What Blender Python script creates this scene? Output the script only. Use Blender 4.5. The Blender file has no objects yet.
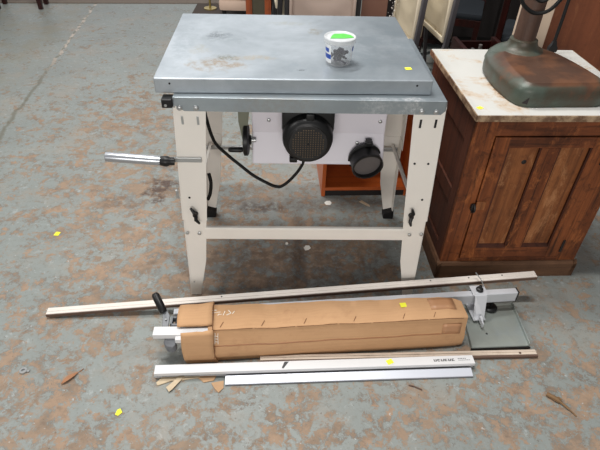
import bpy, bmesh, math, random
from mathutils import Vector, Matrix
random.seed(7)
C = bpy.context.scene.collection
PI = math.pi

# ------------------------------------------------------------------ materials
class NT:
    def __init__(s, name):
        s.m = bpy.data.materials.new(name); s.m.use_nodes = True
        s.t = s.m.node_tree; s.n = s.t.nodes; s.l = s.t.links
        s.b = s.n['Principled BSDF']
        s.tc = s.n.new('ShaderNodeTexCoord').outputs['Object']
    def put(s, sock, v):
        if v is None: return
        if isinstance(v, bpy.types.NodeSocket): s.l.new(v, sock)
        else: sock.default_value = v
    def noise(s, scale, detail=4, rough=.5, dist=0, vec=None, fac=True):
        n = s.n.new('ShaderNodeTexNoise'); n.inputs['Scale'].default_value = scale
        n.inputs['Detail'].default_value = detail; n.inputs['Roughness'].default_value = rough
        n.inputs['Distortion'].default_value = dist
        s.l.new(vec if vec is not None else s.tc, n.inputs['Vector'])
        return n.outputs['Fac'] if fac else n.outputs['Color']
    def voro(s, scale, vec=None):
        n = s.n.new('ShaderNodeTexVoronoi'); n.inputs['Scale'].default_value = scale
        s.l.new(vec if vec is not None else s.tc, n.inputs['Vector'])
        return n
    def mapping(s, scale=(1,1,1), loc=(0,0,0), rot=(0,0,0), vec=None):
        n = s.n.new('ShaderNodeMapping'); n.inputs['Scale'].default_value = scale
        n.inputs['Location'].default_value = loc; n.inputs['Rotation'].default_value = rot
        s.l.new(vec if vec is not None else s.tc, n.inputs['Vector']); return n.outputs[0]
    def math(s, op, a, b=None, c=None, clamp=False):
        n = s.n.new('ShaderNodeMath'); n.operation = op; n.use_clamp = clamp
        s.put(n.inputs[0], a); s.put(n.inputs[1], b)
        if c is not None: s.put(n.inputs[2], c)
        return n.outputs[0]
    def step(s, v, lo, hi):
        n = s.n.new('ShaderNodeMapRange'); n.interpolation_type = 'SMOOTHSTEP'
        s.put(n.inputs[0], v); n.inputs[1].default_value = lo; n.inputs[2].default_value = hi
        return n.outputs[0]
    def mix(s, f, a, b):
        n = s.n.new('ShaderNodeMix'); n.data_type = 'RGBA'
        s.put(n.inputs[0], f); s.put(n.inputs[6], a); s.put(n.inputs[7], b)
        return n.outputs[2]
    def blob(s, x, y, rx, ry, z=0, soft=.6, wob=.5, wscale=12):
        """1 inside a wobbly ellipse in object xy"""
        m = s.mapping((1/rx, 1/ry, 0), (-x/rx, -y/ry, 0))
        n = s.n.new('ShaderNodeVectorMath'); n.operation = 'LENGTH'; s.l.new(m, n.inputs[0])
        w = s.noise(wscale, 5, .6)
        d = s.math('MULTIPLY_ADD', s.math('SUBTRACT', w, .5), wob*4, n.outputs['Value'])
        return s.math('SUBTRACT', 1, s.step(d, 1-soft, 1+soft))
    def sep(s, i):
        n = s.n.new('ShaderNodeSeparateXYZ'); s.l.new(s.tc, n.inputs[0]); return n.outputs[i]
    def bump(s, h, strength=.2, dist=.01):
        n = s.n.new('ShaderNodeBump'); n.inputs['Strength'].default_value = strength
        n.inputs['Distance'].default_value = dist; s.l.new(h, n.inputs['Height'])
        s.l.new(n.outputs[0], s.b.inputs['Normal'])
    def out(s, col, rough=.5, metal=0, spec=None):
        s.put(s.b.inputs['Base Color'], col); s.put(s.b.inputs['Roughness'], rough)
        s.put(s.b.inputs['Metallic'], metal)
        if spec is not None: s.b.inputs['Specular IOR Level'].default_value = spec
        return s.m

def rgb(r, g, b):
    f = lambda c: ((c/255+.055)/1.055)**2.4 if c/255 > .04045 else c/255/12.92
    return (f(r), f(g), f(b), 1)

def plain(name, c, rough=.5, metal=0, var=.15, scale=20, spec=None):
    t = NT(name); c = rgb(*c)
    d = tuple(x*(1-var) for x in c[:3]) + (1,)
    return t.out(t.mix(t.noise(scale, 5, .6), d, tuple(min(1, x*(1+var)) for x in c[:3])+(1,)), rough, metal, spec)

def floor_mat():
    t = NT('worn painted concrete')
    big = t.noise(.9, 3, .5)
    y = t.sep(1); x = t.sep(0)
    paint = t.mix(t.noise(2.2, 6, .6), rgb(116,121,118), rgb(144,150,147))
    paint = t.mix(t.math('MULTIPLY', t.step(t.noise(46, 6, .75), .5, .7), .6), paint, rgb(112,112,104))
    paint = t.mix(t.math('MULTIPLY', t.step(t.noise(26, 8, .75, .4), .55, .68), .5), paint, rgb(168,174,174))
    # amount of wear: more towards the near floor, less in the far left
    near = t.math('SUBTRACT', 1, t.step(y, 2.1, 4.0))
    left = t.step(x, -2.2, -.9)
    amt = t.math('MULTIPLY_ADD', near, .055, -.04)
    amt = t.math('ADD', amt, t.math('MULTIPLY_ADD', left, .02, -.01))
    for (bx, by, rx, ry, k) in [(-.75,1.95,.45,.45,.08),(-1.0,2.9,.3,.4,.08),(-.6,1.35,.4,.18,.06),(-1.05,.8,.3,.35,.06),(.95,.9,.5,.22,.05),(-.1,.72,.55,.15,.05),(-.2,1.55,.35,.2,.06),(-1.5,1.0,.2,.4,.05),(0.1,1.6,.4,.2,.04)]:
        amt = t.math('MULTIPLY_ADD', t.blob(bx, by, rx, ry, soft=.7, wob=.35, wscale=2.5), k*.8, amt)
    n1 = t.math('ADD', t.noise(8.5, 12, .8, .3), amt)
    n1 = t.math('MULTIPLY_ADD', t.math('SUBTRACT', big, .5), .16, n1)
    n2 = t.noise(34, 9, .8, .5)
    n1 = t.math('MULTIPLY_ADD', t.math('SUBTRACT', n2, .5), .8, n1)
    m1 = t.step(n1, .555, .605)
    rust = t.mix(t.step(t.noise(12, 7, .7), .35, .65), rgb(124,102,82), rgb(162,130,102))
    rust = t.mix(t.step(t.noise(3, 3, .5), .45, .65), rust, rgb(146,120,96))
    rust = t.mix(t.math('MULTIPLY', t.step(t.noise(20, 7, .7), .52, .68), .6), rust, rgb(104,76,56))
    col = t.mix(t.math('MULTIPLY', m1, .8), paint, rust)
    edge = t.math('MULTIPLY', t.step(n1, .52, .55), t.math('SUBTRACT', 1, t.step(n1, .56, .61)))
    col = t.mix(t.math('MULTIPLY', edge, t.math('MULTIPLY', t.step(t.noise(11, 5, .6), .42, .6), .5)), col, rgb(84,68,56))
    soft = t.step(t.noise(3.3, 10, .75), .47, .72)
    col = t.mix(t.math('MULTIPLY', soft, .42), col, rgb(158,138,118))
    fleck = t.step(t.noise(75, 6, .7), .60, .68)
    col = t.mix(t.math('MULTIPLY', fleck, .6), col, rgb(84,68,56))
    bright = t.step(t.noise(60, 3, .6, 0, t.mapping((1,1,1),(3,7,1))), .68, .73)
    col = t.mix(t.math('MULTIPLY', bright, .6), col, rgb(184,188,188))
    # grimy stains, and broad dark brown bands across the floor under the saw
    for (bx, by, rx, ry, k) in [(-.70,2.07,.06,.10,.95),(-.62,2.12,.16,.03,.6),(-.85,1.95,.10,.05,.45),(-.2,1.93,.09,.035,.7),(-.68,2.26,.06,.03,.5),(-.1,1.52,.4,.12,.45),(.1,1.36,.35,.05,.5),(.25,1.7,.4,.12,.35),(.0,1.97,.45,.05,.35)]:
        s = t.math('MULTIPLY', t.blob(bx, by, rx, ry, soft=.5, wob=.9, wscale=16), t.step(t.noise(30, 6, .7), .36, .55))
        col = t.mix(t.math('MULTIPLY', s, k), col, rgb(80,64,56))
    # bare, dull concrete under the machine's place
    # long joint running away on the left
    d = t.math('ADD', t.math('ADD', x, 1.73), t.math('MULTIPLY', t.math('SUBTRACT', y, 2.54), .123))
    d = t.math('MULTIPLY_ADD', t.math('SUBTRACT', t.noise(7, 6, .7), .5), .09, d)
    line = t.math('SUBTRACT', 1, t.step(t.math('ABSOLUTE', d), .004, .02))
    line = t.math('MULTIPLY', line, t.step(y, 1.8, 2.3))
    lc = t.mix(t.math('MULTIPLY', t.step(y, 3.2, 4.0), t.step(t.noise(11,5,.7), .47, .54)), rgb(104,102,90), rgb(190,174,160))
    col = t.mix(t.math('MULTIPLY', line, .85), col, lc)
    # olive scuffed lane left of the joint
    ol = t.math('MULTIPLY', t.math('SUBTRACT', 1, t.step(x, -2.15, -1.85)), t.step(t.noise(4, 8, .7), .42, .62))
    col = t.mix(t.math('MULTIPLY', ol, .45), col, rgb(132,124,104))
    ro = t.mix(m1, (.5,.5,.5,1), (.75,.75,.75,1))
    h = t.math('MULTIPLY_ADD', m1, -.6, t.noise(60, 4, .6))
    t.bump(h, .25, .003)
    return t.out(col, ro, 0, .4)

def steel_top(name, stains=(), base=(168,178,184), bright=(198,207,213), metal=.55, rough=.33):
    t = NT(name)
    c = t.mix(t.step(t.noise(2.6, 8, .62, .5), .3, .72), rgb(*base), rgb(*bright))
    c = t.mix(t.math('MULTIPLY', t.step(t.noise(14, 6, .7), .5, .75), .35), c, rgb(138,150,158))
    st = t.mapping((3, 45, 30)); c = t.mix(t.math('MULTIPLY', t.step(t.noise(1.5, 5, .6, 0, st), .5, .8), .25), c, rgb(150,160,168))
    for (x, y, rx, ry, col, k, ws) in stains:
        m = t.math('MULTIPLY', t.blob(x, y, rx, ry, soft=.6, wob=.8, wscale=ws), t.step(t.noise(ws*2.2, 6, .7), .35, .6))
        c = t.mix(t.math('MULTIPLY', m, k), c, rgb(*col))
    r = t.math('MULTIPLY_ADD', t.noise(5, 5, .6), .25, rough-.1)
    t.bump(t.noise(3, 3, .5), .12, .01)
    return t.out(c, r, metal)

def wood(name, a, b, dark, axis=2, scale=9, rough=.5, spec=.4, scuff=None, contrast=.5):
    """grain stretched along an object axis"""
    t = NT(name)
    sc = [scale*2.2]*3; sc[axis] = scale*.12
    v = t.mapping(tuple(sc))
    g = t.noise(1.3, 8, .65, .8, v)
    c = t.mix(t.step(g, .3, .7), rgb(*a), rgb(*b))
    sc2 = [scale*9]*3; sc2[axis] = scale*.35
    f = t.noise(1, 4, .6, .2, t.mapping(tuple(sc2)))
    c = t.mix(t.math('MULTIPLY', t.step(f, .48, .72), contrast), c, rgb(*dark))
    c = t.mix(t.math('MULTIPLY', t.step(t.noise(4, 6, .65), .5, .75), contrast), c, rgb(*dark))
    c = t.mix(t.math('MULTIPLY', t.step(t.noise(22, 8, .8, .5), .5, .66), contrast*.7), c, rgb(*dark))
    if scuff:
        c = t.mix(t.math('MULTIPLY', t.step(t.noise(8, 9, .8, .5, t.mapping((1.6,1.6,.7))), .52, .66), .6), c, rgb(*scuff))
    t.bump(f, .15, .002)
    return t.out(c, rough, 0, spec)

M = {}
M['floor'] = floor_mat()
M['slab'] = steel_top('galvanised extension plate', [
    (-.235,.115,.07,.045,(150,128,98),.75,26), (-.21,.165,.03,.02,(112,110,88),.7,40), (-.13,.165,.06,.015,(170,155,128),.6,30),
    (-.255,.37,.035,.03,(88,96,100),.8,30), (-.235,.33,.07,.035,(128,138,142),.5,14), (-.30,.235,.03,.03,(160,152,130),.4,30),
    (.085,.42,.02,.03,(140,130,108),.6,34), (.0,.50,.06,.02,(160,158,142),.4,26), (.19,.12,.02,.02,(90,90,92),.5,50), (.02,.07,.014,.006,(60,60,60),.7,60),
    (.28,.3,.12,.2,(132,144,152),.5,7), (.2,.08,.2,.06,(140,150,156),.4,8), (-.36,.3,.03,.2,(140,150,156),.4,20)], base=(146,154,160), bright=(182,189,195), metal=.7, rough=.42)
M['tabletop'] = steel_top('galvanised table top', [(.3,.012,.03,.012,(228,228,228),.8,60),(.2,.01,.05,.01,(205,208,210),.7,60),(-.1,.0,.1,.02,(150,146,138),.4,30)], base=(138,147,153), bright=(162,171,176), metal=.7, rough=.42)
M['leg_white'] = plain('cream painted sheet steel', (240,235,227), .42, 0, .04, 9)
M['housing_white'] = plain('white painted housing', (222,218,226), .4, 0, .03, 9)
M['galv'] = plain('galvanised fittings', (178,180,180), .35, .7, .1, 60)
M['dark_hole'] = plain('dark opening', (26,24,26), .7)
M['black_plastic'] = plain('black plastic', (19,19,20), .42, 0, .15, 60, .35)
M['black_metal'] = plain('black painted metal', (22,21,22), .45, 0, .2, 40)
M['rubber'] = plain('black rubber', (14,14,14), .6, 0, .1, 20, .3)
M['grey_plastic'] = plain('dark grey plastic', (88,84,84), .45)
M['tan_dot'] = plain('dusty perforations', (104,88,68), .8)
M['olive'] = plain('olive grey painted plate', (118,120,104), .5)
M['tape_silver'] = plain('silver tape wrap', (178,182,188), .3, .75, .1, 45)
M['yellow'] = plain('yellow sticker paper', (238,236,60), .7, 0, .02)
M['alu'] = plain('brushed aluminium', (206,208,213), .4, .3, .05, 25)
M['white_alu'] = plain('white coated aluminium', (216,216,217), .4, .0, .02, 20)
M['lilac_alu'] = plain('pale anodised aluminium', (202,205,214), .35, .2, .03, 20)
M['cast_grey'] = plain('grey cast metal', (112,114,118), .5, .2, .1, 40)
M['tray'] = steel_top('grey steel tray', [(-.085,.03,.02,.02,(92,88,84),.7,40)], base=(140,146,140), bright=(160,166,160), metal=.4, rough=.4)
M['cream_seat'] = plain('cream moulded plastic', (205,192,166), .45, 0, .06, 6)
M['cream_rim'] = plain('cream plastic rim', (228,216,192), .45, 0, .05, 6)
M['pinkish_seat'] = plain('pinkish beige vinyl', (190,170,158), .6, 0, .05, 6)
M['chair_frame'] = plain('dark grey chair tube', (88,86,90), .45, .2, .15, 30)
M['chair_frame_dark'] = plain('black chair tube', (40,40,42), .45, .1, .15, 30)
M['brown_panel'] = plain('brown hardboard', (124,88,74), .6, 0, .1, 8)
M['beads'] = plain('white beads', (220,214,208), .3, 0, .3, 60)
M['dark_red'] = wood('dark red mahogany', (34,11,9), (50,17,13), (12,5,4), 2, 10, .35)
M['near_black'] = plain('nearly black stained wood', (24,17,16), .6, 0, .3, 12)
M['blue_seat'] = plain('blue grey upholstery', (20,27,34), .8, 0, .12, 30)
M['arm_fabric'] = plain('pale pinkish upholstery', (205,178,160), .85, 0, .05, 30)
M['orange_wood'] = wood('orange stained wood', (176,84,34), (198,100,44), (130,56,22), 0, 5, .35, .5, None, .35)
M['orange_wood_v'] = wood('orange stained wood upright', (180,86,34), (202,102,46), (134,58,22), 2, 5, .35, .5, None, .35)
M['orange_dark'] = wood('brownish orange wood', (132,62,28), (156,76,36), (84,38,18), 2, 5, .4, .4, None, .5)
M['cab_wood'] = wood('worn brown cabinet wood', (92,46,22), (140,78,40), (34,16,9), 2, 9, .5, .35, (186,112,60), .8)
M['cab_rail'] = wood('worn brown cabinet rail', (86,44,22), (128,70,38), (36,17,10), 0, 9, .5, .35, (166,100,56), .75)
M['cab_panel'] = wood('worn lighter door panel', (112,62,32), (156,98,56), (56,28,15), 2, 9, .5, .35, (190,136,92), .55)
M['cab_side'] = wood('dark cabinet side wood', (66,34,22), (86,46,30), (34,18,12), 2, 6, .6, .3, None, .5)
M['plinth'] = wood('dull brown plinth wood', (92,66,48), (112,80,58), (60,42,32), 0, 6, .65, .25, None, .4)
M['red_board'] = wood('reddish brown wooden panel', (112,62,38), (134,76,48), (84,44,28), 2, 3, .42, .5, (156,100,64), .4)
M['beige_board'] = plain('pale beige board', (208,186,164), .65, 0, .04, 4)
M['brass'] = plain('dull brass', (160,140,80), .4, .6)
M['rug'] = plain('brown grey carpet', (120,108,98), .95, 0, .2, 30)
M['dark_layer'] = plain('thin dark brown layer', (74,64,58), .95, 0, .25, 26)
M['leaf'] = plain('dry brown leaf', (158,112,80), .8, 0, .2, 60)
M['twig'] = plain('dry twig', (120,92,62), .8, 0, .3, 60)
M['white_scrap'] = plain('white chip', (232,228,220), .7)
M['dull_pale'] = plain('dull pale plastic', (96,90,88), .5)
M['card_scrap'] = plain('torn buff card', (196,178,150), .8, 0, .12, 50)
M['card_scrap2'] = plain('torn brown card', (176,142,108), .8, 0, .12, 50)
M['print_white'] = plain('white print', (235,228,214), .7)
M['print_black'] = plain('dark print', (62,62,64), .6)
M['pale_bar'] = plain('scuffed off white bar', (218,210,202), .5, 0, .1, 14)
M['cream_wood'] = wood('pale raw wood', (196,180,164), (214,200,184), (140,120,106), 0, 8, .6, .3, None, .4)
M['brown_edge'] = plain('dark brown edge', (92,70,58), .6, 0, .2, 30)
M['bolt_dark'] = plain('purple grey metal pieces', (52,50,66), .4, .4, .3, 80)
M['label_white'] = plain('white label', (236,238,240), .45, 0, .01)
M['label_blue'] = plain('blue label', (34,78,172), .45, 0, .05)
M['label_green'] = plain('green label', (86,190,72), .5, 0, .2, 120)

def cardboard():
    t = NT('brown corrugated cardboard')
    c = t.mix(t.noise(3, 4, .6), rgb(190,148,108), rgb(208,166,126))
    g = t.noise(1, 3, .5, 0, t.mapping((4, 160, 160)))
    c = t.mix(t.math('MULTIPLY', t.step(g, .4, .7), .12), c, rgb(160,118,84))
    c = t.mix(t.math('MULTIPLY', t.step(t.noise(9, 8, .7), .55, .75), .35), c, rgb(154,110,78))
    t.bump(t.noise(9, 6, .65), .45, .010)
    return t.out(c, .75, 0, .25)
M['card'] = cardboard()
M['card_tape'] = plain('brown parcel tape', (162,112,76), .35, 0, .08, 30)
M['card_tape2'] = plain('clear brown tape', (180,134,98), .4, 0, .05, 30)
M['card_dark'] = plain('cardboard inner edge', (122,84,54), .85, 0, .2, 40)

def painted_top():
    t = NT('chipped white cabinet top')
    c = t.mix(t.noise(5, 6, .6), rgb(184,183,178), rgb(204,203,198))
    n = t.noise(9, 9, .72, .6)
    for (x, y, rx, ry) in [(.12,.12,.10,.10),(.05,.28,.05,.2),(.3,.03,.25,.05),(.5,.5,.1,.1)]:
        pass
    n = t.math('MULTIPLY_ADD', t.blob(.10,.16,.13,.14,soft=.8,wob=.3,wscale=6), .10, n)
    c = t.mix(t.math('MULTIPLY', t.step(n, .53, .66), .7), c, rgb(186,160,130))
    c = t.mix(t.math('MULTIPLY', t.step(n, .63, .70), .8), c, rgb(140,104,74))
    return t.out(c, .55)
M['cab_top'] = painted_top()
def chipped_edge():
    t = NT('worn top edge')
    c = t.mix(t.step(t.noise(14, 8, .7), .42, .6), rgb(108,80,58), rgb(176,150,120))
    return t.out(c, .65)
M['top_edge'] = chipped_edge()
def iron(worn=True):
    t = NT('rusty green painted iron')
    n = t.noise(6, 8, .65)
    z = t.sep(2)
    geo = t.n.new('ShaderNodeNewGeometry')
    c = t.mix(t.noise(20, 6, .6), rgb(58,68,60), rgb(84,94,84))
    c = t.mix(t.step(n, .42, .6), c, rgb(72,66,54))
    # the paint has worn to rust on the flat top plate (a worn region of the casting itself)
    w = t.step(n, .6, .72) if not worn else t.math('ADD', t.math('MULTIPLY', t.blob(.18,.18,.155,.19,soft=.12,wob=.15,wscale=9), t.step(z, .064, .074)), t.step(n, .58, .7), None, True)
    c = t.mix(t.math('MULTIPLY', w, .9), c, t.mix(t.step(t.noise(11, 6, .6), .4, .65), rgb(78,52,40), rgb(108,70,48)))
    t.bump(t.noise(40, 5, .6), .25, .003)
    return t.out(c, .45, .15)
M['iron'] = iron()
M['iron_neck'] = iron(False)
M['rust_post'] = wood('rusty brown column', (72,54,46), (92,68,56), (48,36,32), 2, 6, .5, .4, None, .4)
def tub_mat():
    t = NT('translucent plastic')
    t.b.inputs['Base Color'].default_value = (.70,.71,.73,1)
    t.b.inputs['Roughness'].default_value = .2
    t.b.inputs['IOR'].default_value = 1.3
    t.b.inputs['Alpha'].default_value = .22
    return t.m
M['tub'] = tub_mat()
def lid_mat():
    t = NT('milky plastic lid')
    t.b.inputs['Base Color'].default_value = (.70,.72,.73,1); t.b.inputs['Roughness'].default_value = .3
    t.b.inputs['Alpha'].default_value = .7
    return t.m
M['lid'] = lid_mat()

# ------------------------------------------------------------------ mesh kit
class MB:
    def __init__(s): s.bm = bmesh.new()
    def box(s, x0, x1, y0, y1, z0, z1, bev=0, mt=None):
        r = bmesh.ops.create_cube(s.bm, size=1)['verts']
        for v in r:
            v.co = Vector(((x0+x1)/2+v.co.x*(x1-x0), (y0+y1)/2+v.co.y*(y1-y0), (z0+z1)/2+v.co.z*(z1-z0)))
        if bev:
            e = list({e for v in r for e in v.link_edges})
            o = bmesh.ops.bevel(s.bm, geom=e, offset=bev, segments=2, affect='EDGES', profile=.6)
            r = list({v for f in o['faces'] for v in f.verts} | {v for v in r if v.is_valid})
        if mt is not None:
            for v in r: v.co = mt @ v.co
        return s
    def poly(s, pts, vec):
        """extrude a planar polygon (3-D points) by a vector"""
        vec = Vector(vec); a = [s.bm.verts.new(p) for p in pts]; b = [s.bm.verts.new(Vector(p)+vec) for p in pts]
        n = len(a); s.bm.faces.new(a[::-1]); s.bm.faces.new(b)
        for i in range(n): s.bm.faces.new((a[i], a[(i+1)%n], b[(i+1)%n], b[i]))
        return s
    def rings(s, rings, cap=True, closed=True):
        R = [[s.bm.verts.new(p) for p in r] for r in rings]
        n = len(R[0])
        for a, b in zip(R, R[1:]):
            for i in range(n if closed else n-1):
                s.bm.faces.new((a[i], a[(i+1)%n], b[(i+1)%n], b[i]))
        if cap: s.bm.faces.new(R[0][::-1]); s.bm.faces.new(R[-1])
        return s
    def tube(s, pts, r, seg=10, smooth_path=0):
        pts = [Vector(p) for p in pts]
        if smooth_path: pts = catmull(pts, smooth_path)
        rs = []
        prev = None
        for i, p in enumerate(pts):
            d = (pts[min(i+1, len(pts)-1)]-pts[max(i-1, 0)]).normalized()
            if prev is None:
                u = d.orthogonal().normalized()
            else:
                u = (prev - d*prev.dot(d)).normalized()
            prev = u; w = d.cross(u)
            rr = r[i*len(r)//len(pts)] if isinstance(r, (list, tuple)) else r
            rs.append([p+u*math.cos(2*PI*k/seg)*rr+w*math.sin(2*PI*k/seg)*rr for k in range(seg)])
        return s.rings(rs)
    def cyl(s, p0, p1, r0, r1=None, seg=24):
        r1 = r0 if r1 is None else r1
        p0, p1 = Vector(p0), Vector(p1); d = (p1-p0).normalized(); u = d.orthogonal().normalized(); w = d.cross(u)
        return s.rings([[p+u*math.cos(2*PI*k/seg)*r+w*math.sin(2*PI*k/seg)*r for k in range(seg)] for p, r in ((p0, r0), (p1, r1))])
    def lathe(s, prof, p0=(0,0,0), d=(0,0,1), seg=32, cap=True):
        """prof: (distance along d, radius)"""
        p0 = Vector(p0); d = Vector(d).normalized(); u = d.orthogonal().normalized(); w = d.cross(u)
        return s.rings([[p0+d*t+u*math.cos(2*PI*k/seg)*r+w*math.sin(2*PI*k/seg)*r for k in range(seg)] for t, r in prof], cap)
    def build(s, name, mat, parent=None, smooth=False, bev=0):
        bmesh.ops.recalc_face_normals(s.bm, faces=s.bm.faces)
        me = bpy.data.meshes.new(name); s.bm.to_mesh(me); s.bm.free()
        me.materials.append(M[mat] if isinstance(mat, str) else mat)
        if smooth:
            for p in me.polygons: p.use_smooth = True
            me.set_sharp_from_angle(angle=math.radians(38))
        o = bpy.data.objects.new(name, me); C.objects.link(o)
        if parent is not None: o.parent = parent
        if bev:
            b = o.modifiers.new('bevel', 'BEVEL'); b.width = bev; b.segments = 2; b.limit_method = 'ANGLE'
        return o

def catmull(P, n):
    out = []
    for i in range(len(P)-1):
        a = P[max(i-1,0)]; b = P[i]; c = P[i+1]; d = P[min(i+2, len(P)-1)]
        for k in range(n):
            t = k/n
            out.append(.5*((2*b)+(c-a)*t+(2*a-5*b+4*c-d)*t*t+(-a+3*b-3*c+d)*t**3))
    out.append(P[-1]); return out

def tag(o, label, cat, group=None, kind=None):
    o['label'] = label; o['category'] = cat
    if group: o['group'] = group
    if kind: o['kind'] = kind
    return o
def thing(name, label, cat, loc=(0,0,0), rz=0, group=None):
    o = bpy.data.objects.new(name, None); C.objects.link(o)
    o.location = loc; o.rotation_euler = (0,0,rz); o.empty_display_size = .1
    return tag(o, label, cat, group)
def copy_tree(o, parent=None):
    c = o.copy(); C.objects.link(c)
    if parent is not None: c.parent = parent
    for ch in list(o.children): copy_tree(ch, c)
    return c

# ------------------------------------------------------------------ setting
m = MB(); m.box(-9, 9, -3, 11, -.12, 0)
fl = m.build('floor', 'floor'); fl['kind'] = 'structure'

# ------------------------------------------------------------------ table saw
saw = thing('table_saw', 'old construction site table saw with galvanised top, cream steel legs and black motor', 'table saw', (.0195, 1.37, 0), .043)
TZ, AZ, D = .828, .785, .538
m = MB()
w = .4
m.box(-w, w, 0, D, TZ-.004, TZ, .0015)
m.poly([(-w,0,TZ-.002),(w,0,TZ-.002),(w,0,AZ+.012),(w-.012,0,AZ),(-w+.03,0,AZ),(-w,0,AZ+.02)], (0,.003,0))
m.poly([(-w,D,TZ-.002),(w,D,TZ-.002),(w,D,AZ+.012),(w-.012,D,AZ),(-w+.012,D,AZ),(-w,D,AZ+.012)], (0,-.003,0))
for sx in (-1, 1):
    m.poly([(sx*w,0,TZ-.002),(sx*w,D,TZ-.002),(sx*w,D,AZ+.012),(sx*w,D-.012,AZ),(sx*w,.012,AZ),(sx*w,0,AZ+.012)], (-sx*.003,0,0))
top = m.build('table_top', 'tabletop', saw)
for u in (-.383,-.335,.33,.373):
    MB().lathe([(0,.0075),(.002,.0085),(.004,.007),(.0055,.004)], (u,0,.795), (0,-1,0), 14).build('bolt', 'galv', top, True)
MB().lathe([(0,.006),(.004,.006),(.006,.004)], (w,.012,.802), (1,0,0), 12).build('bolt', 'galv', top, True)
MB().lathe([(0,.006),(.004,.006),(.006,.004)], (w,.05,.802), (1,0,0), 12).build('bolt', 'galv', top, True)

def leg(sx, back):
    y0 = D-.004 if back else .004
    dy = -1 if back else 1
    def F(pts, t=.003): return [(sx*a, y0, z) for a, z in pts], (0, dy*t, 0)
    m = MB()
    p, v = F([(.402,.822),(.402,.785),(.425,.375),(.341,.372),(.308,.785),(.308,.822)]); m.poly(p, v)
    # side flange of the angle section
    m.poly([(sx*.402,y0,.822),(sx*.425,y0,.375),(sx*.425,y0+dy*.05,.375),(sx*.402,y0+dy*.085,.822)], (-sx*.003,0,0))
    L = m.build('leg', 'leg_white', saw, bev=.001)
    y1 = y0+dy*.0035
    m = MB()
    m.poly([(sx*a, y1, z) for a, z in [(.418,.42),(.422,.372),(.434,0.0 if not back else .012),(.397,0.0 if not back else .012),(.361,.181),(.343,.372),(.345,.42)]], (0,dy*.003,0))
    m.poly([(sx*.418,y1,.42),(sx*.434,y1,.012),(sx*.434,y1+dy*.03,.012),(sx*.418,y1+dy*.045,.42)], (-sx*.003,0,0))
    m.build('leg_extension', 'leg_white', L, bev=.001)
    m = MB()
    m.rings([[(sx*.392,y1-dy*.006,0),(sx*.439,y1-dy*.006,0),(sx*.439,y1+dy*.036,0),(sx*.392,y1+dy*.036,0)],
             [(sx*.388,y1-dy*.004,.03),(sx*.437,y1-dy*.004,.045),(sx*.437,y1+dy*.034,.045),(sx*.39,y1+dy*.034,.03)]] if back else
            [[(sx*.397,y1+.001,0),(sx*.435,y1-.001,0),(sx*.435,y1+.03,0),(sx*.397,y1+.03,0)],[(sx*.396,y1-.001,.012),(sx*.434,y1-.001,.012),(sx*.434,y1+.03,.012),(sx*.396,y1+.03,.012)]])
    if back: m.build('rubber_foot', 'rubber', L, bev=.003)
    else: m.bm.free()
    yb = y0-dy*.0005
    for (a, z) in ((.372,.316),(.414,.318)):
        MB().lathe([(0,.0065),(.003,.0065),(.0045,.004)], (sx*a,yb,z), (0,-dy,0), 12).build('bolt', 'galv', L, True)
    MB().lathe([(0,.003),(.002,.003)], (sx*.415,yb,.075), (0,-dy,0), 10).build('bolt', 'galv', L, True)
    for a, z, h in ((.334,.757,.018),(.380,.758,.018)):
        MB().box(sx*a-.0035, sx*a+.0035, yb-.0012, yb+.0012, z-h, z+h-.008, .0011).build('bolt_slot', 'galv' if (sx < 0 and not back) else 'dark_hole', L)
    for a, z in ((.34,.612),(.384,.612),(.39,.47)):
        MB().cyl((sx*a,yb-.0012,z), (sx*a,yb+.0012,z), .0038, seg=12).build('bolt_hole', 'dark_hole', L)
    if not back:
        u = -.376 if sx < 0 else .362
        m = MB()
        m.cyl((u,yb,.405), (u,yb-.016,.405), .009, .008, 14)
        a = math.radians(115 if sx < 0 else 100)
        dx, dz = math.cos(a), math.sin(a)
        for s_ in (-1, 1):
            m.tube([(u+s_*dx*.004,yb-.012,.405+s_*dz*.004),(u+s_*dx*.018+.006*s_,yb-.018,.405+s_*dz*.018),(u+s_*dx*.036+.003*s_,yb-.016,.405+s_*dz*.036)], [.007,.0065,.004], 8)
        m.build('wing_bolt', 'black_plastic', L, True)
    return L
for sx in (-1, 1):
    for b in (False, True): leg(sx, b)
# front stretcher: folded channel
m = MB()
m.poly([(-.352,.006,.334),(-.352,.006,.289),(-.352,.010,.284),(-.352,.02,.284),(-.352,.02,.288),(-.352,.0105,.288),(-.352,.0105,.332),(-.352,.02,.334),(-.352,.02,.338),(-.352,.009,.338)], (.704,0,0))
m.build('stretcher', 'leg_white', saw, bev=.0012)
for sx in (-1, 1):
    m = MB()
    m.poly([(sx*.400,.02,.36),(sx*.400,.02,.392),(sx*.392,D-.03,.392),(sx*.392,D-.03,.36)], (-sx*.004,0,0))
    m.poly([(sx*.400,.02,.392),(sx*.392,D-.03,.392),(sx*.378,D-.03,.392),(sx*.386,.02,.392)], (0,0,-.003))
    m.build('side_rail', 'leg_white', saw, bev=.001)
MB().box(-.405, .405, .492, .502, .366, .382, .002).build('rear_rail', 'galv', saw)
# blade housing under the top
m = MB()
m.poly([(-.182,.118,.822),(-.182,.118,.655),(-.182,.075,.560),(-.182,.40,.560),(-.182,.42,.822)], (.438,0,0))
hs = m.build('blade_housing', 'housing_white', saw, bev=.004)
for (u, y, z) in ((-.127,.117,.70),(.165,.104,.628),(.150,.088,.59),(.235,.118,.70)):
    MB().lathe([(0,.006),(.003,.006),(.0045,.004)], (u,y,z), (0,-1,0), 12).build('bolt', 'galv', hs, True)
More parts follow.
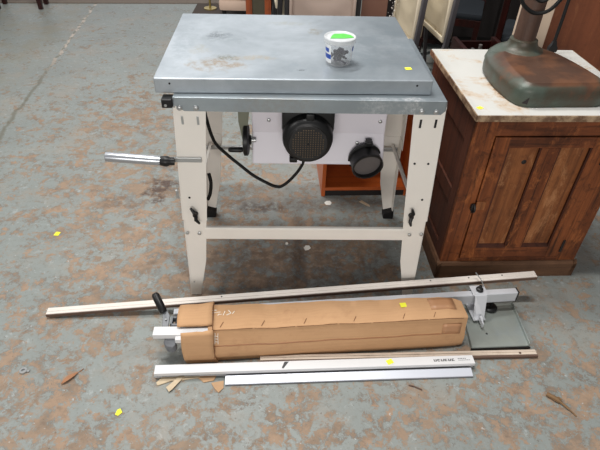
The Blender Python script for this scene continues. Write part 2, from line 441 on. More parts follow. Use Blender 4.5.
# motor
m = MB()
m.lathe([(0,.058),(.004,.066),(.012,.0745),(.03,.079),(.11,.079),(.115,.07),(.135,.07)], (-.004,-.012,.691), (0,1,0), 48)
m.box(-.085, .078, .03, .12, .70, .782, .012)
m.box(-.012, .012, -.004, .1, .752, .781, .004)
m.box(-.06,-.035,.0,.03,.612,.628,.004)
mo = m.build('motor', 'black_plastic', saw, True)
m = MB(); m.lathe([(0,.06),(-.006,.058),(-.0065,.0)], (-.004,-.0115,.691), (0,1,0), 40, cap=False)
fan = m.build('fan_cover', 'black_metal', mo, True)
m = MB(); k = 0
for i in range(-6, 7):
    for j in range(-6, 7):
        px, pz = i*.0076, j*.0076
        if math.hypot(px, pz) < .049 and not (i == 0 and j == 0):
            m.cyl((-.004+px,-.0196,.691+pz), (-.004+px,-.0170,.691+pz), .0018, seg=6)
m.build('grille_holes', 'tan_dot', fan)
MB().lathe([(0,.004),(-.002,.004)], (-.004,-.018,.691), (0,1,0), 10).build('center_screw', 'black_plastic', fan)
# dust port, tilted
d = Vector((.16,-1,-.22)).normalized(); p0 = Vector((.190,.098,.585))
m = MB(); m.lathe([(0,.052),(.012,.056),(.014,.0505),(.045,.0495),(.05,.0525),(.06,.0525),(.06,.047),(.045,.046),(.044,.0)], p0, d, 40)
dp = m.build('dust_port', 'black_plastic', saw, True)
MB().lathe([(.0465,.0455),(.047,.0)], p0, d, 30, False).build('port_throat', 'grey_plastic', dp, True)
m = MB(); m.box(.19,.212,.07,.10,.632,.648,.003); m.build('port_catch', 'black_plastic', dp)
# crank wheel
m = MB()
m.lathe([(0,.047),(.003,.052),(.014,.052),(.018,.046),(.018,.018),(.026,.014),(.026,.0)], (-.21,.10,.636), (1,0,0), 36)
wh = m.build('handwheel', 'black_plastic', saw, True)
MB().lathe([(0,.005),(.01,.009),(.045,.0085),(.052,.006),(.053,0)], (-.21,.10,.598), (-1,0,0), 16).build('crank_grip', 'black_plastic', wh, True)
MB().cyl((-.186,.10,.636), (-.17,.10,.636), .008).build('axle', 'galv', wh, True)
# olive guide plate and small black bar hanging from the top
m = MB(); m.poly([(-.224,.10,.822),(-.224,.10,.70),(-.214,.10,.635),(-.206,.10,.632),(-.198,.10,.66),(-.188,.10,.735),(-.186,.10,.822)], (0,.006,0))
m.build('guide_plate', 'olive', saw, bev=.002)
MB().box(-.262,-.222,.09,.12,.742,.752,.002).build('pivot_pin', 'black_metal', saw)
# power cable
pts = [(-.318,.06,.80),(-.321,.06,.755),(-.303,.07,.65),(-.268,.08,.595),(-.226,.08,.553),(-.18,.08,.51),(-.131,.08,.478),(-.105,.08,.466),(-.083,.08,.468),(-.05,.08,.50),(-.018,.08,.55),(-.006,.08,.60),(-.004,.08,.64)]
MB().tube(pts, .0055, 8, 6).build('power_cable', 'rubber', saw, True)
# black cable loop tucked behind the left leg
MB().tube([(-.328,.06,.53),(-.322,.05,.50),(-.327,.045,.46),(-.338,.05,.43)], .006, 8, 5).build('cable_loop', 'rubber', saw, True)
# push bar holder: strap on the leg, black stub and the silver wrapped tube
m = MB(); m.box(-.440,-.335,-.004,.003,.611,.628,.002)
st = m.build('bar_clamp', 'galv', saw)
MB().tube([(-.418,-.010,.619),(-.44,-.012,.620),(-.465,-.011,.621)], [.013,.017,.015], 12, 3).build('bar_stub', 'black_plastic', st, True)
m = MB(); m.lathe([(0,.014),(.003,.015),(.165,.015),(.168,.0145)], (-.458,-.011,.6205), Vector((-.165,-.003,.014)), 20)
rl = m.build('wrapped_tube', 'tape_silver', st, True)
MB().lathe([(.1685,.0095),(.1695,0)], (-.458,-.011,.6205), Vector((-.165,-.003,.014)), 20, False).build('tube_mouth', 'dark_hole', rl)
# corner block and hanging clip
m = MB(); m.box(-.432,-.401,-.008,.03,.797,.824,.003); cb = m.build('corner_block', 'black_plastic', saw)
MB().lathe([(0,.004),(.002,.004)], (-.42,-.008,.806), (0,-1,0), 10).build('screw', 'galv', cb)
m = MB(); m.tube([(-.424,.0,.525),(-.4235,-.006,.52),(-.424,-.006,.508)], .0015, 6); m.box(-.4305,-.4205,-.009,-.003,.473,.508,.002)
ck = m.build('hanging_clip', 'galv', saw)

# ------------------------------------------------------------------ loose plate on the saw
ext = thing('extension_plate', 'galvanised steel plate with stained surface lying loose on the saw top', 'steel plate', (-.028, 1.400, TZ+.0003), .0616)
m = MB()
m.bm.verts.ensure_lookup_table()
m.box(-.406, .405, 0, .606, .001, .046, .003)
m.build('plate_body', 'slab', ext)
for u in (-.362, .359): MB().cyl((u,-.0006,.030), (u,.001,.030), .0032, seg=12).build('screw_hole', 'dark_hole', ext)

def sticker(name, parent, x, y, z, sx, sy, rz=0, nx=None):
    m = MB(); m.box(-sx/2, sx/2, -sy/2, sy/2, 0, .0006)
    o = m.build(name, 'yellow', parent)
    o.location = (x, y, z); o.rotation_euler = nx if nx else (0, 0, rz); return o
sticker('sticker', ext, .348, .088, .0465, .020, .017, .1)['label'] = 'yellow square sticker'

# ------------------------------------------------------------------ plastic tub
tub = thing('plastic_tub', 'small clear plastic tub with green labelled lid standing on the saw plate', 'tub', (.101, 1.542, .8746), .1)
m = MB()
m.lathe([(.0,.036),(.001,.0375),(.070,.0435),(.071,.045),(.073,.045)], seg=48, cap=False)
m.bm.faces.new([v for v in m.bm.verts][:48])
m.build('tub_body', 'tub', tub, True)
m = MB()
m.lathe([(.066,.047),(.067,.0485),(.079,.0485),(.081,.0465),(.080,.043),(.078,.0415),(.078,0)], seg=48, cap=False)
lid = m.build('tub_lid', 'lid', tub, True)
m = MB()
m.poly([(x*1.12, y*1.15, .0785) for x, y in [(-.028,-.014),(-.022,.006),(-.014,.020),(.012,.023),(.030,.012),(.037,-.006),(.024,-.011),(.01,-.014)]], (0,0,.0008))
m.build('lid_label', 'label_green', lid)
def patch(a0, a1, z0, z1, mat, name, off=.0008, par=tub):
    m = MB(); n = 8
    def P(a, z): r = .0375+(.0435-.0375)*z/.07+off; return Vector((r*math.cos(a), r*math.sin(a), z))
    rows = [[m.bm.verts.new(P(math.radians(a0+(a1-a0)*i/n), z)) for i in range(n+1)] for z in (z0, z1)]
    for i in range(n): m.bm.faces.new((rows[0][i], rows[0][i+1], rows[1][i+1], rows[1][i]))
    return m.build(name, mat, par, True)
lb = patch(182, 226, .008, .062, 'label_white', 'side_label')
patch(182, 226, .020, .034, 'label_blue', 'label_band', .0014, lb)
patch(186, 215, .040, .052, 'label_blue', 'label_band', .0014, lb)
lb2 = patch(322, 350, .012, .062, 'label_white', 'side_label')
patch(326, 345, .042, .056, 'label_blue', 'label_band', .0014, lb2)
rc = random.Random(3)
m = MB()
for i in range(34):
    a = rc.uniform(0, 6.28); r = rc.uniform(0, .024); z = rc.uniform(.006, .034)
    if i > 24: a = rc.uniform(-1.5, -.6); r = rc.uniform(.012,.026); z = rc.uniform(.03,.048)
    p = Vector((r*math.cos(a), r*math.sin(a), z)); d = Vector((rc.uniform(-1,1), rc.uniform(-1,1), rc.uniform(-.4,.4))).normalized()
    m.cyl(p-d*.007, p+d*.007, .0028, seg=6); m.cyl(p+d*.006, p+d*.009, .005, seg=6)
o = m.build('metal_pieces', 'bolt_dark')
o.location = (.101, 1.542, .8751)
tag(o, 'dark loose metal fixings inside the clear plastic tub', 'fixings', kind='stuff')

# ------------------------------------------------------------------ brown cabinet
CX, CY, CA = .5599, 1.4983, .0712
cab = thing('wooden_cabinet', 'worn old brown wooden cabinet with chipped white painted top', 'cabinet', (CX, CY, 0), CA)
CW, CD = .585, .592
m = MB(); m.box(-.001, CW+.012, -.001, CD, .714, .735, .003)
tp = m.build('cabinet_top', 'cab_top', cab)
m = MB(); m.box(-.004, CW+.016, -.004, -.0005, .712, .7335, .001); m.box(-.004, -.0005, -.004, CD, .712, .7335, .001); m.box(CW+.0115, CW+.016, -.004, CD, .712, .7335, .001)
m.build('top_edging', 'top_edge', tp)
# carcass
m = MB()
m.box(.02, .034, .03, CD-.02, .05, .713)
m.box(.022, .03, .03, CD-.02, .05, .713)
L = m.build('side_panel', 'cab_side', cab)
for (y0, y1, z0, z1) in ((.024,.085,.05,.713),(CD-.08,CD-.02,.05,.713),(.085,CD-.08,.60,.713),(.085,CD-.08,.05,.13),(.085,CD-.08,.33,.39)):
    MB().box(.012, .021, y0, y1, z0, z1, .002).build('side_frame', 'cab_side', L)
m = MB(); m.box(CW-.034, CW-.016, .03, CD-.02, .05, .713); m.build('side_panel', 'cab_side', cab)
m = MB(); m.box(.03, CW-.03, CD-.03, CD-.018, .05, .713); m.build('back_panel', 'cab_side', cab)
m = MB(); m.box(.03, CW-.03, .04, CD-.03, .06, .075); m.build('bottom_board', 'cab_side', cab)
# face frame
m = MB(); m.box(.012,.084,.012,.034,.08,.713,.002); m.build('face_stile', 'cab_wood', cab)
m = MB(); m.box(CW-.092,CW-.014,.012,.034,.08,.713,.002); m.build('face_stile', 'cab_wood', cab)
for z0, z1 in ((.652,.713),(.08,.098)): MB().box(.084,CW-.092,.012,.034,z0,z1,.002).build('face_rail', 'cab_rail', cab)
# door
x0, x1 = .087, CW-.095
dr = MB().box(x0+.01, x1-.01, .021, .030, .106, .644).build('door', 'cab_wood', cab)
for a, b, z0, z1 in ((x0,x0+.052,.102,.648),(x1-.052,x1,.102,.648),(.259,.322,.155,.607)): MB().box(a, b, .008, .03, z0, z1, .002).build('door_stile', 'cab_wood', dr)
for z0, z1 in ((.607,.648),(.102,.155)): MB().box(x0+.052, x1-.052, .0085, .03, z0, z1, .002).build('door_rail', 'cab_rail', dr)
for a, b in ((x0+.052,.26),(.321,x1-.052)):
    m = MB(); m.box(a, b, .020, .028, .155, .607); pn = m.build('door_panel', 'cab_panel', dr)
    m = MB()
    for q in ((a,a+.006,.155,.607),(b-.006,b,.155,.607)): m.poly([(q[0],.010,q[2]),(q[1],.010,q[2]),(q[1],.0205,q[2]),(q[0],.0205,q[2])], (0,0,q[3]-q[2]))
    m.poly([(a,.009,.155),(a,.020,.155),(a,.020,.168)], (b-a,0,0))
    m.build('panel_moulding', 'cab_side', pn)
m = MB(); m.lathe([(0,.009),(.001,.007),(.002,.002)], (.218,.0195,.545), (0,-1,0), 14); m.build('knot', 'near_black', dr)
m = MB(); m.box(.088,.122,.0045,.009,.346,.384,.002)
ht = m.build('latch_plate', 'cab_panel', dr)
m = MB(); m.box(.068,.084,-.002,.013,.345,.372,.004); m.tube([(.076,0,.376),(.078,-.010,.365),(.078,-.010,.35),(.074,0,.34)], .004, 8, 4); m.build('latch', 'black_metal', cab, True)
for z in (.13,.54): MB().box(CW-.10,CW-.090,.004,.013,z,z+.06,.002).build('hinge', 'near_black', dr)
# plinth
m = MB()
m.poly([(0,.016,0),(0,.0,0),(0,0,.066),(0,.006,.078),(0,.016,.082)], (CW-.002,0,0))
m.poly([(.016,.0,0),(0,.0,0),(0,0,.066),(.006,0,.078),(.016,0,.082)], (0,CD-.02,0))
m.poly([(CW-.018,.0,0),(CW-.002,.0,0),(CW-.002,0,.066),(CW-.008,0,.078),(CW-.018,0,.082)], (0,CD-.02,0))
m.build('plinth', 'plinth', cab)
sticker('sticker', cab, .022, .050, .7353, .020, .016, .5)['label'] = 'yellow sticker on the white top'

# ------------------------------------------------------------------ cast iron stand on the cabinet
BX, BY = .655, 1.552
base = thing('machine_pedestal', 'heavy green and rust coloured cast iron pedestal standing on the cabinet', 'pedestal', (BX, BY, .7354), 0)
OUT = [(.035,.045),(.072,.010),(.20,.020),(.325,.034),(.362,.075),(.355,.15),(.33,.25),(.29,.35),(.22,.42),(.13,.435),(.05,.39),(.008,.31),(.008,.17)]
PLT = [(.068,.045),(.085,.030),(.20,.040),(.305,.052),(.325,.075),(.315,.12),(.275,.22),(.235,.29),(.19,.33),(.10,.33),(.062,.28),(.050,.2),(.055,.12)]
def polar(poly, n=96, c=(.17,.19)):
    R_ = []
    P = catmull([Vector((x, y, 0)) for x, y in poly+poly[:2]], 8)
    A = sorted(((math.atan2(p.y-c[1], p.x-c[0]), math.hypot(p.x-c[0], p.y-c[1])) for p in P))
    A = [(A[-1][0]-2*PI, A[-1][1])]+A+[(A[0][0]+2*PI, A[0][1])]
    for i in range(n):
        a = -PI+2*PI*i/n
        for (a0, r0), (a1, r1) in zip(A, A[1:]):
            if a0 <= a <= a1: R_.append((a, r0+(r1-r0)*((a-a0)/(a1-a0) if a1 > a0 else 0))); break
    return R_
ro_, rp_ = polar(OUT), polar(PLT)
def bring(k, zf, sc=1.0):
    L_ = []
    for (a, r0), (_, r1) in zip(ro_, rp_):
        r = (r0+(r1-r0)*k)*sc; x, y = .17+r*math.cos(a), .19+r*math.sin(a)
        L_.append(Vector((x, y, zf(y) if callable(zf) else zf)))
    return L_
sl = lambda h0, h1: (lambda y: h0+(h1-h0)*min(1, max(0, y/.40)))
m = MB()
m.rings([bring(.15,0), bring(.03,.010), bring(0,.030), bring(.02,sl(.050,.050)), bring(.12,sl(.060,.064)), bring(.55,sl(.069,.080)), bring(.93,sl(.0745,.0885)), bring(1,sl(.0765,.0905)), bring(1,sl(.077,.091),.97), bring(1,sl(.0775,.0915),.4)])
body = m.build('pedestal_base', 'iron', base, True)
# swelling neck at the rear left
m = MB(); NX, NY = .137, .325
m.lathe([(.04,.120),(.062,.112),(.080,.092),(.090,.072),(.098,.058),(.112,.050),(.122,.049),(.125,.042)], (NX,NY,0), (0,0,1), 40)
m.build('neck', 'iron_neck', body, True)
m = MB(); m.cyl((NX,NY,.118), (NX,NY,.62), .0385, .0385, 32)
m.build('column', 'rust_post', base, True)
m = MB(); m.poly([(.062,.014,.014),(.078,.008,.012),(.079,.008,.036)], (0,.012,0))
m.build('corner_notch', 'near_black', body)
# cable: coiled over the column and hanging to a plug on the cabinet top
w = lambda x, y, z: Matrix.Rotation(-CA, 3, 'Z') @ (Vector((x, y, z))-Vector((BX, BY, .7154)))
cable = thing('power_cord', 'black power cord looped over the iron column, plug resting on the cabinet top', 'cord', (1.00, 2.09, .7354), 0)
O = Vector((1.01,2.14,.7154))
path = [(.90,2.02,1.10),(.80,1.93,1.07),(.722,1.875,1.02),(.728,1.862,.985),(.752,1.86,.96),(.79,1.86,.945),(.835,1.862,.96),(.885,1.90,1.01),(.93,1.99,1.07),(.88,2.04,1.12),(.80,1.99,1.10),(.75,1.90,1.04),(.762,1.872,1.01),(.79,1.862,.985),(.82,1.862,1.00),(.87,1.91,1.06),(.95,2.03,1.10),(1.0,2.09,1.06),(1.004,2.11,.97),(1.005,2.112,.86),(1.004,2.112,.78),(1.005,2.112,.765)]
MB().tube([Vector(p)-O for p in path], .0065, 8, 7).build('cord', 'rubber', cable, True)
m = MB()
q = Vector((1.005,2.112,.72))-O
m.rings([[q+Vector((a*sx_,b*sy_,z)) for a, b in ((-1,-1),(1,-1),(1,1),(-1,1))] for z, sx_, sy_ in ((.010,.013,.010),(.016,.017,.011),(.028,.016,.011),(.038,.010,.008),(.054,.006,.006))])
pl = m.build('plug', 'black_plastic', cable, True)
m = MB(); m.box(q.x-.010,q.x-.005,q.y-.002,q.y+.002,-.001+.0016,.02); m.box(q.x+.005,q.x+.010,q.y-.002,q.y+.002,.0006,.02); m.build('prong', 'galv', pl)

# ------------------------------------------------------------------ open orange cabinet under the table's rear
oc = thing('open_cabinet', 'open fronted orange wood cabinet on the floor behind the table saw', 'cabinet', (.100, 2.045, 0), .075)
W_, DP, H_ = .430, .40, .62
MB().box(0,.018,0,DP,0,H_,.002).build('side_panel','orange_wood_v',oc)
MB().box(W_-.018,W_,0,DP,0,H_,.002).build('side_panel','orange_wood_v',oc)
MB().box(.018,W_-.018,DP-.012,DP,.045,H_-.018).build('back_panel','orange_wood',oc)
MB().box(.018,W_-.018,.004,DP-.012,.032,.050,.002).build('bottom_shelf','orange_wood',oc)
MB().box(.018,W_-.018,0,DP-.012,H_-.018,H_,.002).build('top_board','orange_wood',oc)
MB().box(.018,W_-.018,.006,.02,.0,.032).build('kickboard','near_black',oc)

# ------------------------------------------------------------------ cardboard box
A = math.atan2(.114, 1.002)
bx = thing('cardboard_box', 'long brown cardboard box with torn taped left end lying on the floor', 'box', (-.395, 1.038, 0), A)
Lx = .998
rb = random.Random(11)
def boxsec(x, t, jit=.0):
    # t 0..1 along length ; returns section points v,z from bottom front around
    h = .128+.018*t; wd = .112-.012*t
    j = lambda: rb.uniform(-jit, jit)
    fo = .034-.020*t      # how far the fold sits behind the lower front edge
    return h, wd, fo
m = MB(); R = []
N = 44
for i in range(N+1):
    t = i/N; x = .105 + (Lx-.105)*t
    h, wd, fo = boxsec(x, t)
    e = .010*math.exp(-((1-t)*Lx/.03)**1) # pinch at the right end
    wob = .0022*math.sin(t*17)+.0015*math.sin(t*41+1)
    hh = h+wob-e*.8
    pts = []
    corners = [(0.004+e*.6,0.001),(-.001+wob*.5+e,.5*hh*.6),( fo*.62+e, hh*.62),(fo+e,hh-.003),(fo+.006+e,hh),(fo+.5*wd,hh+.002+wob),(fo+wd-.006-e,hh-.001),(fo+wd-e,hh-.006),(fo+wd-e*.7-.001,.5*hh),(fo+wd-.002-e*.5,.001)]
    xe = x - (0 if i < N else 0)
    for (v, z) in corners: pts.append(Vector((x+rb.uniform(-.0008,.0008), v+rb.uniform(-.0007,.0007), max(.001, z+rb.uniform(-.0008,.0008)))))
    R.append(pts)
m.rings(R)
bb = m.build('box_body', 'card', bx, True)
# the separate left end: top flap and front flap, open between them where the bar passes
def sheet(name, grid, mat, par, th=.003):
    m = MB()
    V = [[m.bm.verts.new(p) for p in r] for r in grid]
    for a, b in zip(V, V[1:]):
        for i in range(len(a)-1): m.bm.faces.new((a[i], a[i+1], b[i+1], b[i]))
    o = m.build(name, mat, par, True)
    s = o.modifiers.new('thick', 'SOLIDIFY'); s.thickness = th; s.offset = 0
    return o
g = []
for i in range(7):
    x = .003+.117*i/6
    k = math.sin(i*1.3)*.0012
    lift = .010*(i/6)**3
    g.append([Vector((x,.046+.004*(1-i/6),.134+k-.004*(1-i/6))), Vector((x,.058,.137+k)), Vector((x-.002,.09,.137+k+lift*.5)), Vector((x-.001,.122,.136+k+lift)), Vector((x+.002,.147,.130+k+lift)), Vector((x+.004,.151,.08)), Vector((x+.004,.150,.003))])
sheet('top_flap', g, 'card', bx)
g = []
for i in range(7):
    x = .019+.105*i/6; k = math.sin(i*1.7+1)*.0016; bul = .012*math.sin(PI*i/6*.5)
    g.append([Vector((x,.014,.146-.003*abs(math.sin(i*1.1))-.004*(i==0)+.004*(i>4))), Vector((x,.008,.130)), Vector((x-.002,.001-bul*.3,.095)), Vector((x-.004,.004-bul*.5,.06+k)), Vector((x,-.005-bul*.3,.03)), Vector((x+.006,-.002,.003)), Vector((x+.004,.06,.002))])
sheet('front_flap', g, 'card', bx)
g = [[Vector((.10+.006*j, .026-.028*i/5-.004, .118-.115*i/5)) for j in range(2)] for i in range(6)]
# dark seam slit between end flap and body
m = MB(); m.box(.112,.116,.02,.030,.09,.128); m.build('seam_shadow_gap', 'card_dark', bx) if False else m.bm.free()
# tape strip along the front face and right end patches
def on_front(t, s):
    x = .105+(Lx-.105)*t; h, wd, fo = boxsec(x, t)
    wob = .0022*math.sin(t*17)+.0015*math.sin(t*41+1); hh = h+wob
    P = [(-.001+wob*.5,.3*hh),(fo*.62,hh*.62),(fo,hh-.003)]
    if s < .5: a, b, u = P[0], P[1], s*2
    else: a, b, u = P[1], P[2], s*2-1
    return Vector((x, a[0]+(b[0]-a[0])*u-.0006, a[1]+(b[1]-a[1])*u))
g = [[on_front(.02+.95*i/30, s) for s in (.30,.34)] for i in range(31)]
sheet('tape_seam', g, 'card_tape', bb, .0005)
g = [[on_front(.90+.075*i/4, s) for s in (.3,.45,.6,.75)] for i in range(5)]
sheet('tape_patch', g, 'card_tape2', bb, .0005)
def on_top(t, s):
    x = .105+(Lx-.105)*t; h, wd, fo = boxsec(x, t); wob = .0022*math.sin(t*17)+.0015*math.sin(t*41+1); hh = h+wob
    return Vector((x, fo+.006+(wd-.012)*s, hh+.0006+.002*math.sin(PI*s)))
g = [[on_top(.86+.10*i/4, s) for s in (.35,.6,.8,.95)] for i in range(5)]
sheet('tape_patch', g, 'card_tape2', bb, .0005)
# slits along the fold
m = MB()
for t in (.045,.20,.36,.55,.74,.86):
    p = on_top(t, .0); q = on_top(t+.012, .22)
    m.tube([p, (p+q)/2+Vector((0,0,.0003)), q], .0011, 5)
for t0, t1 in ((.0,.17),(.17,.33),(.33,.49),(.49,.62),(.62,.84),(.84,.98)):
    m.tube([on_front(t0+.004, .985), on_front((t0+t1)/2, .99), on_front(t1-.004, .985)], .0010, 5)
m.build('fold_slits', 'card_dark', bb)
# white marks
m = MB()
def strokes(m, fn, segs, r):
    for (a, b) in segs: m.tube([fn(*a), fn(*b)], r, 5)
strokes(m, on_top, [((.012,.52),(.05,.55)),((.012,.62),(.045,.66)),((.055,.50),(.062,.70)),((.068,.52),(.085,.60)),((.085,.60),(.075,.74)),((.09,.56),(.098,.68)),((.012,.74),(.03,.75)),((.035,.48),(.04,.58))], .0016)
m.build('printed_marks', 'print_white', bb)
m = MB(); strokes(m, on_front, [((.022,.42),(.026,.86)),((.034,.40),(.036,.84)),((.022,.5),(.036,.48)),((.022,.62),(.035,.60)),((.022,.74),(.036,.72))], .0012)
m.build('printed_marks', 'print_white', bb)
# torn vertical edges where the end piece meets the body
m = MB(); m.tube([(.122,.155,.125),(.120,.145,.139),(.122,.10,.1395),(.121,.045,.137),(.122,.031,.128)], .0016, 6, 3)
m.tube([(.122,.026,.122),(.119,.012,.095),(.123,.0,.06),(.120,-.010,.03)], .0015, 6, 3)
m.tube([(.116,.012,.085),(.108,.006,.075),(.106,.004,.062),(.117,.0,.058)], .003, 6, 3)
m.build('torn_edge', 'card_dark', bx, True)
p = on_top(.755, .62)
sticker('sticker', bx, p.x, p.y, p.z+.0022, .022, .020, .05)['label'] = 'yellow sticker on the box'

# ------------------------------------------------------------------ rip fence poking out of the box
rf = thing('rip_fence', 'white rip fence bar with grey clamp head and black lever poking out of the box', 'fence', (-.475, 1.075, .10), .06)
m = MB(); m.box(0,.190,-.018,.018,.004,.024,.002); m.box(.075,.105,-.034,-.018,.0,.018,.002)
m.build('fence_bar', 'white_alu', rf)
m = MB()
m.poly([(.034,-.018,.0),(.074,-.018,.0),(.074,-.034,-.008),(.064,-.040,-.014),(.044,-.036,-.014),(.034,-.026,-.008)], (0,.004,-.034))
m.box(.036,.072,-.018,.02,-.03,.003,.004)
m.build('clamp_head', 'cast_grey', rf, bev=.003)
m = MB(); m.poly([(.024,.02,.012),(.046,.02,.012),(.046,.062,.022),(.030,.088,.03),(.012,.092,.032),(.022,.06,.022)], (0,0,.007))
lv = m.build('lever_arm', 'cast_grey', rf, bev=.002)
MB().lathe([(0,.0035),(.002,.0035)], (.035,.045,.0275), (0,0,1), 10).build('pin', 'galv', lv)
m = MB(); a = Vector((.024,.072,.034)); b = Vector((-.012,.128,.066))
m.lathe([(0,.011),(.006,.0135),((b-a).length-.008,.0135),((b-a).length,.010),((b-a).length+.002,.004)], a, b-a, 20)
m.build('grip', 'black_plastic', lv, True)
m = MB()
m.box(.052,.058,.020,.058,.006,.028,.001); m.box(.052,.098,.020,.027,.006,.028,.001); m.box(.092,.098,.020,.044,.006,.028,.001); m.box(.058,.07,.052,.058,.006,.028,.001)
ub = m.build('u_bracket', 'cast_grey', rf)
MB().box(.066,.090,.028,.058,.0,.022,.002).build('screw_block', 'black_metal', ub)

# ------------------------------------------------------------------ rail behind the box with its clamp
ra = math.atan2(1.342-1.181, .829+.427)
rail = thing('guide_rail', 'grey aluminium guide rail running behind the cardboard box with upright clamp', 'rail', (-.43, 1.165, 0), ra)
RL = 1.262
# hollow profile
m = MB()
m.poly([(0,0,.062),(0,0,.104),(0,.003,.107),(0,.024,.107),(0,.024,.062)], (RL,0,0))
m.box(0, RL, -.0015, .0, .064, .068)
m.build('rail_profile', 'alu', rail, bev=.001)
MB().box(RL, RL+.005, -.001, .026, .060, .1085, .001).build('end_cap', 'black_metal', rail)
m = MB(); m.box(.01,.05,.002,.022,0,.062); m.build('support_foot', 'cast_grey', rail)
cu = 1.085
m = MB()
m.poly([(cu,-.008,.112),(cu+.056,-.008,.112),(cu+.056,.04,.114),(cu,.04,.114)], (0,0,.003))
m.poly([(cu+.004,-.010,.115),(cu+.050,-.010,.115),(cu+.050,-.014,.11),(cu+.046,-.036,.045),(cu+.044,-.052,.030),(cu+.008,-.052,.030),(cu+.006,-.036,.045),(cu+.004,-.014,.11)], (0,.004,.001))
m.box(cu+.004,cu+.05,.036,.040,.02,.115,.001)
m.box(cu+.004,cu+.05,-.052,.04,.024,.030,.001)
cl = m.build('clamp_bracket', 'alu', rail, bev=.001)
m = MB(); m.lathe([(0,.012),(.004,.014),(.010,.012),(.012,.007),(.022,.006),(.023,0)], (cu+.03,.016,.116), (0,0,1), 16); m.build('clamp_knob', 'black_metal', cl, True)
m = MB(); m.poly([(cu+.020,-.052,.034),(cu+.030,-.052,.034),(cu+.026,-.085,.026),(cu+.022,-.085,.026)], (0,0,.018)); m.build('pointer', 'alu', cl)
m = MB(); m.tube([(cu+.052,.03,.12),(cu+.045,.05,.135),(cu+.03,.075,.15)], .0018, 6); m.build('wire_pin', 'galv', cl)
# round black foot on the tray side
m = MB(); m.lathe([(0,.026),(.008,.027),(.012,.022),(.013,0)], (cu+.095,.012,.016), (0,0,1), 24); m.build('round_foot', 'black_plastic', rail, True)
m = MB(); m.box(cu+.092,cu+.098,.006,.014,.028,.066); m.build('foot_stem', 'black_plastic', rail)

# ------------------------------------------------------------------ steel tray
tr = thing('steel_tray', 'flat grey steel plate with raised edges on the floor right of the box', 'plate', (.722, 1.25, 0), .075)
m = MB()
Pq = [(-.105,-.107),(.106,-.104),(.118,.098),(-.085,.098)]
m.poly([(x, y, .010) for x, y in Pq], (0,0,.004))
def flange(m, a, b, h0, h1, t):
    a = Vector(a); b = Vector(b); n = Vector((-(b-a).y, (b-a).x)).normalized()*t
    m.poly([(a.x,a.y,h0),(b.x,b.y,h0),(b.x+n.x,b.y+n.y,h0),(a.x+n.x,a.y+n.y,h0)], (0,0,h1-h0))
flange(m, Pq[0], Pq[1], .0005, .014, .003); flange(m, Pq[2], Pq[3], .0005, .014, .003); flange(m, Pq[3], Pq[0], .0005, .014, .003)
flange(m, Pq[1], Pq[2], .0005, .028, .003)
m.build('tray_sheet', 'tray', tr, bev=.001)
m = MB(); m.box(-.108,.109,-.1085,-.1062,.0,.012); m.build('dark_lip', 'black_metal', tr)
for x, y in ((-.03,-.045),(-.025,.02)): MB().cyl((x,y,.0138),(x,y,.0146),.0042,seg=10).build('hole', 'dark_hole', tr)

# ------------------------------------------------------------------ long bar resting across
pa, pb = Vector((-.920,1.222,.008)), Vector((.905,1.392,.122))
d = (pb-pa); Ln = d.length
lb_ = thing('long_rail', 'long cream and silver grooved rail lying slanted in front of the saw legs', 'rail', tuple(pa), math.atan2(d.y, d.x))
pitch = -math.asin(d.z/Ln)
def inclined(o): o.rotation_euler = (0, pitch, 0); return o
m = MB(); m.poly([(0,-.006,0),(0,-.006,.014),(0,.003,.014),(0,.003,.012),(0,.007,.012),(0,.007,.014),(0,.024,.014),(0,.024,0)], (Ln,0,0))
o = inclined(m.build('rail_body', 'pale_bar', lb_, bev=.0008))
m = MB(); m.box(-.001, Ln+.0005, -.0085, -.006, -.001, .011, .0006)
inclined(m.build('rail_edge', 'brown_edge', lb_))
for t in (.35,.78,.86,.93): inclined(MB().cyl((Ln*t,.014,.0138),(Ln*t,.014,.0146),.003,seg=8).build('screw_hole', 'dark_hole', lb_))

# ------------------------------------------------------------------ two pale profiles in front
p0, p1 = Vector((-.462,.972,0)), Vector((.614,1.058,0)); d = p1-p0
pr = thing('white_profile', 'longer white aluminium profile with dark print in front of the box', 'profile', tuple(p0), math.atan2(d.y, d.x))
Lp = d.length
m = MB()
m.poly([(0,0,.032),(0,.034,.032),(0,.034,.004),(0,.031,.004),(0,.031,.028),(0,.003,.028),(0,.003,.018),(0,0,.018)], (Lp,0,0))
m.box(0,Lp,.006,.034,.002,.005)
m.build('profile_body', 'white_alu', pr, bev=.0008)
MB().box(.0,Lp+.004,.008,.030,.005,.014,.001).build('inner_channel', 'cast_grey', pr)
# dark illegible lettering near the right end
m = MB()
def pb_(x0, x1, y0, y1): m.box(x0, x1, y0, y1, .0318, .0324)
X = Lp-.140
for i, wd in enumerate((.010,.009,.011,.009,.010,.009)):
    x = X+i*.0125
    pb_(x, x+wd, .0125, .0150); pb_(x, x+.003, .0125, .0215)
    if i % 2: pb_(x, x+wd, .019, .0215)
    else: pb_(x+wd-.003, x+wd, .0135, .0215)
X += .085
for i in range(5): pb_(X+i*.006, X+i*.006+.004, .020, .0225)
for i in range(7): pb_(X+i*.006, X+i*.006+.0045, .014, .0155)
m.build('printed_label', 'print_black', pr)
m = MB(); m.poly([(Lp-.66,.006,.0318),(Lp-.654,.005,.0318),(Lp-.635,.031,.0318),(Lp-.65,.031,.0318)], (0,0,.0008)); m.build('dark_smudge', 'print_black', pr)
o = sticker('sticker', pr, .787, .017, .0325, .022, .018, .4); o['label'] = 'round yellow sticker'

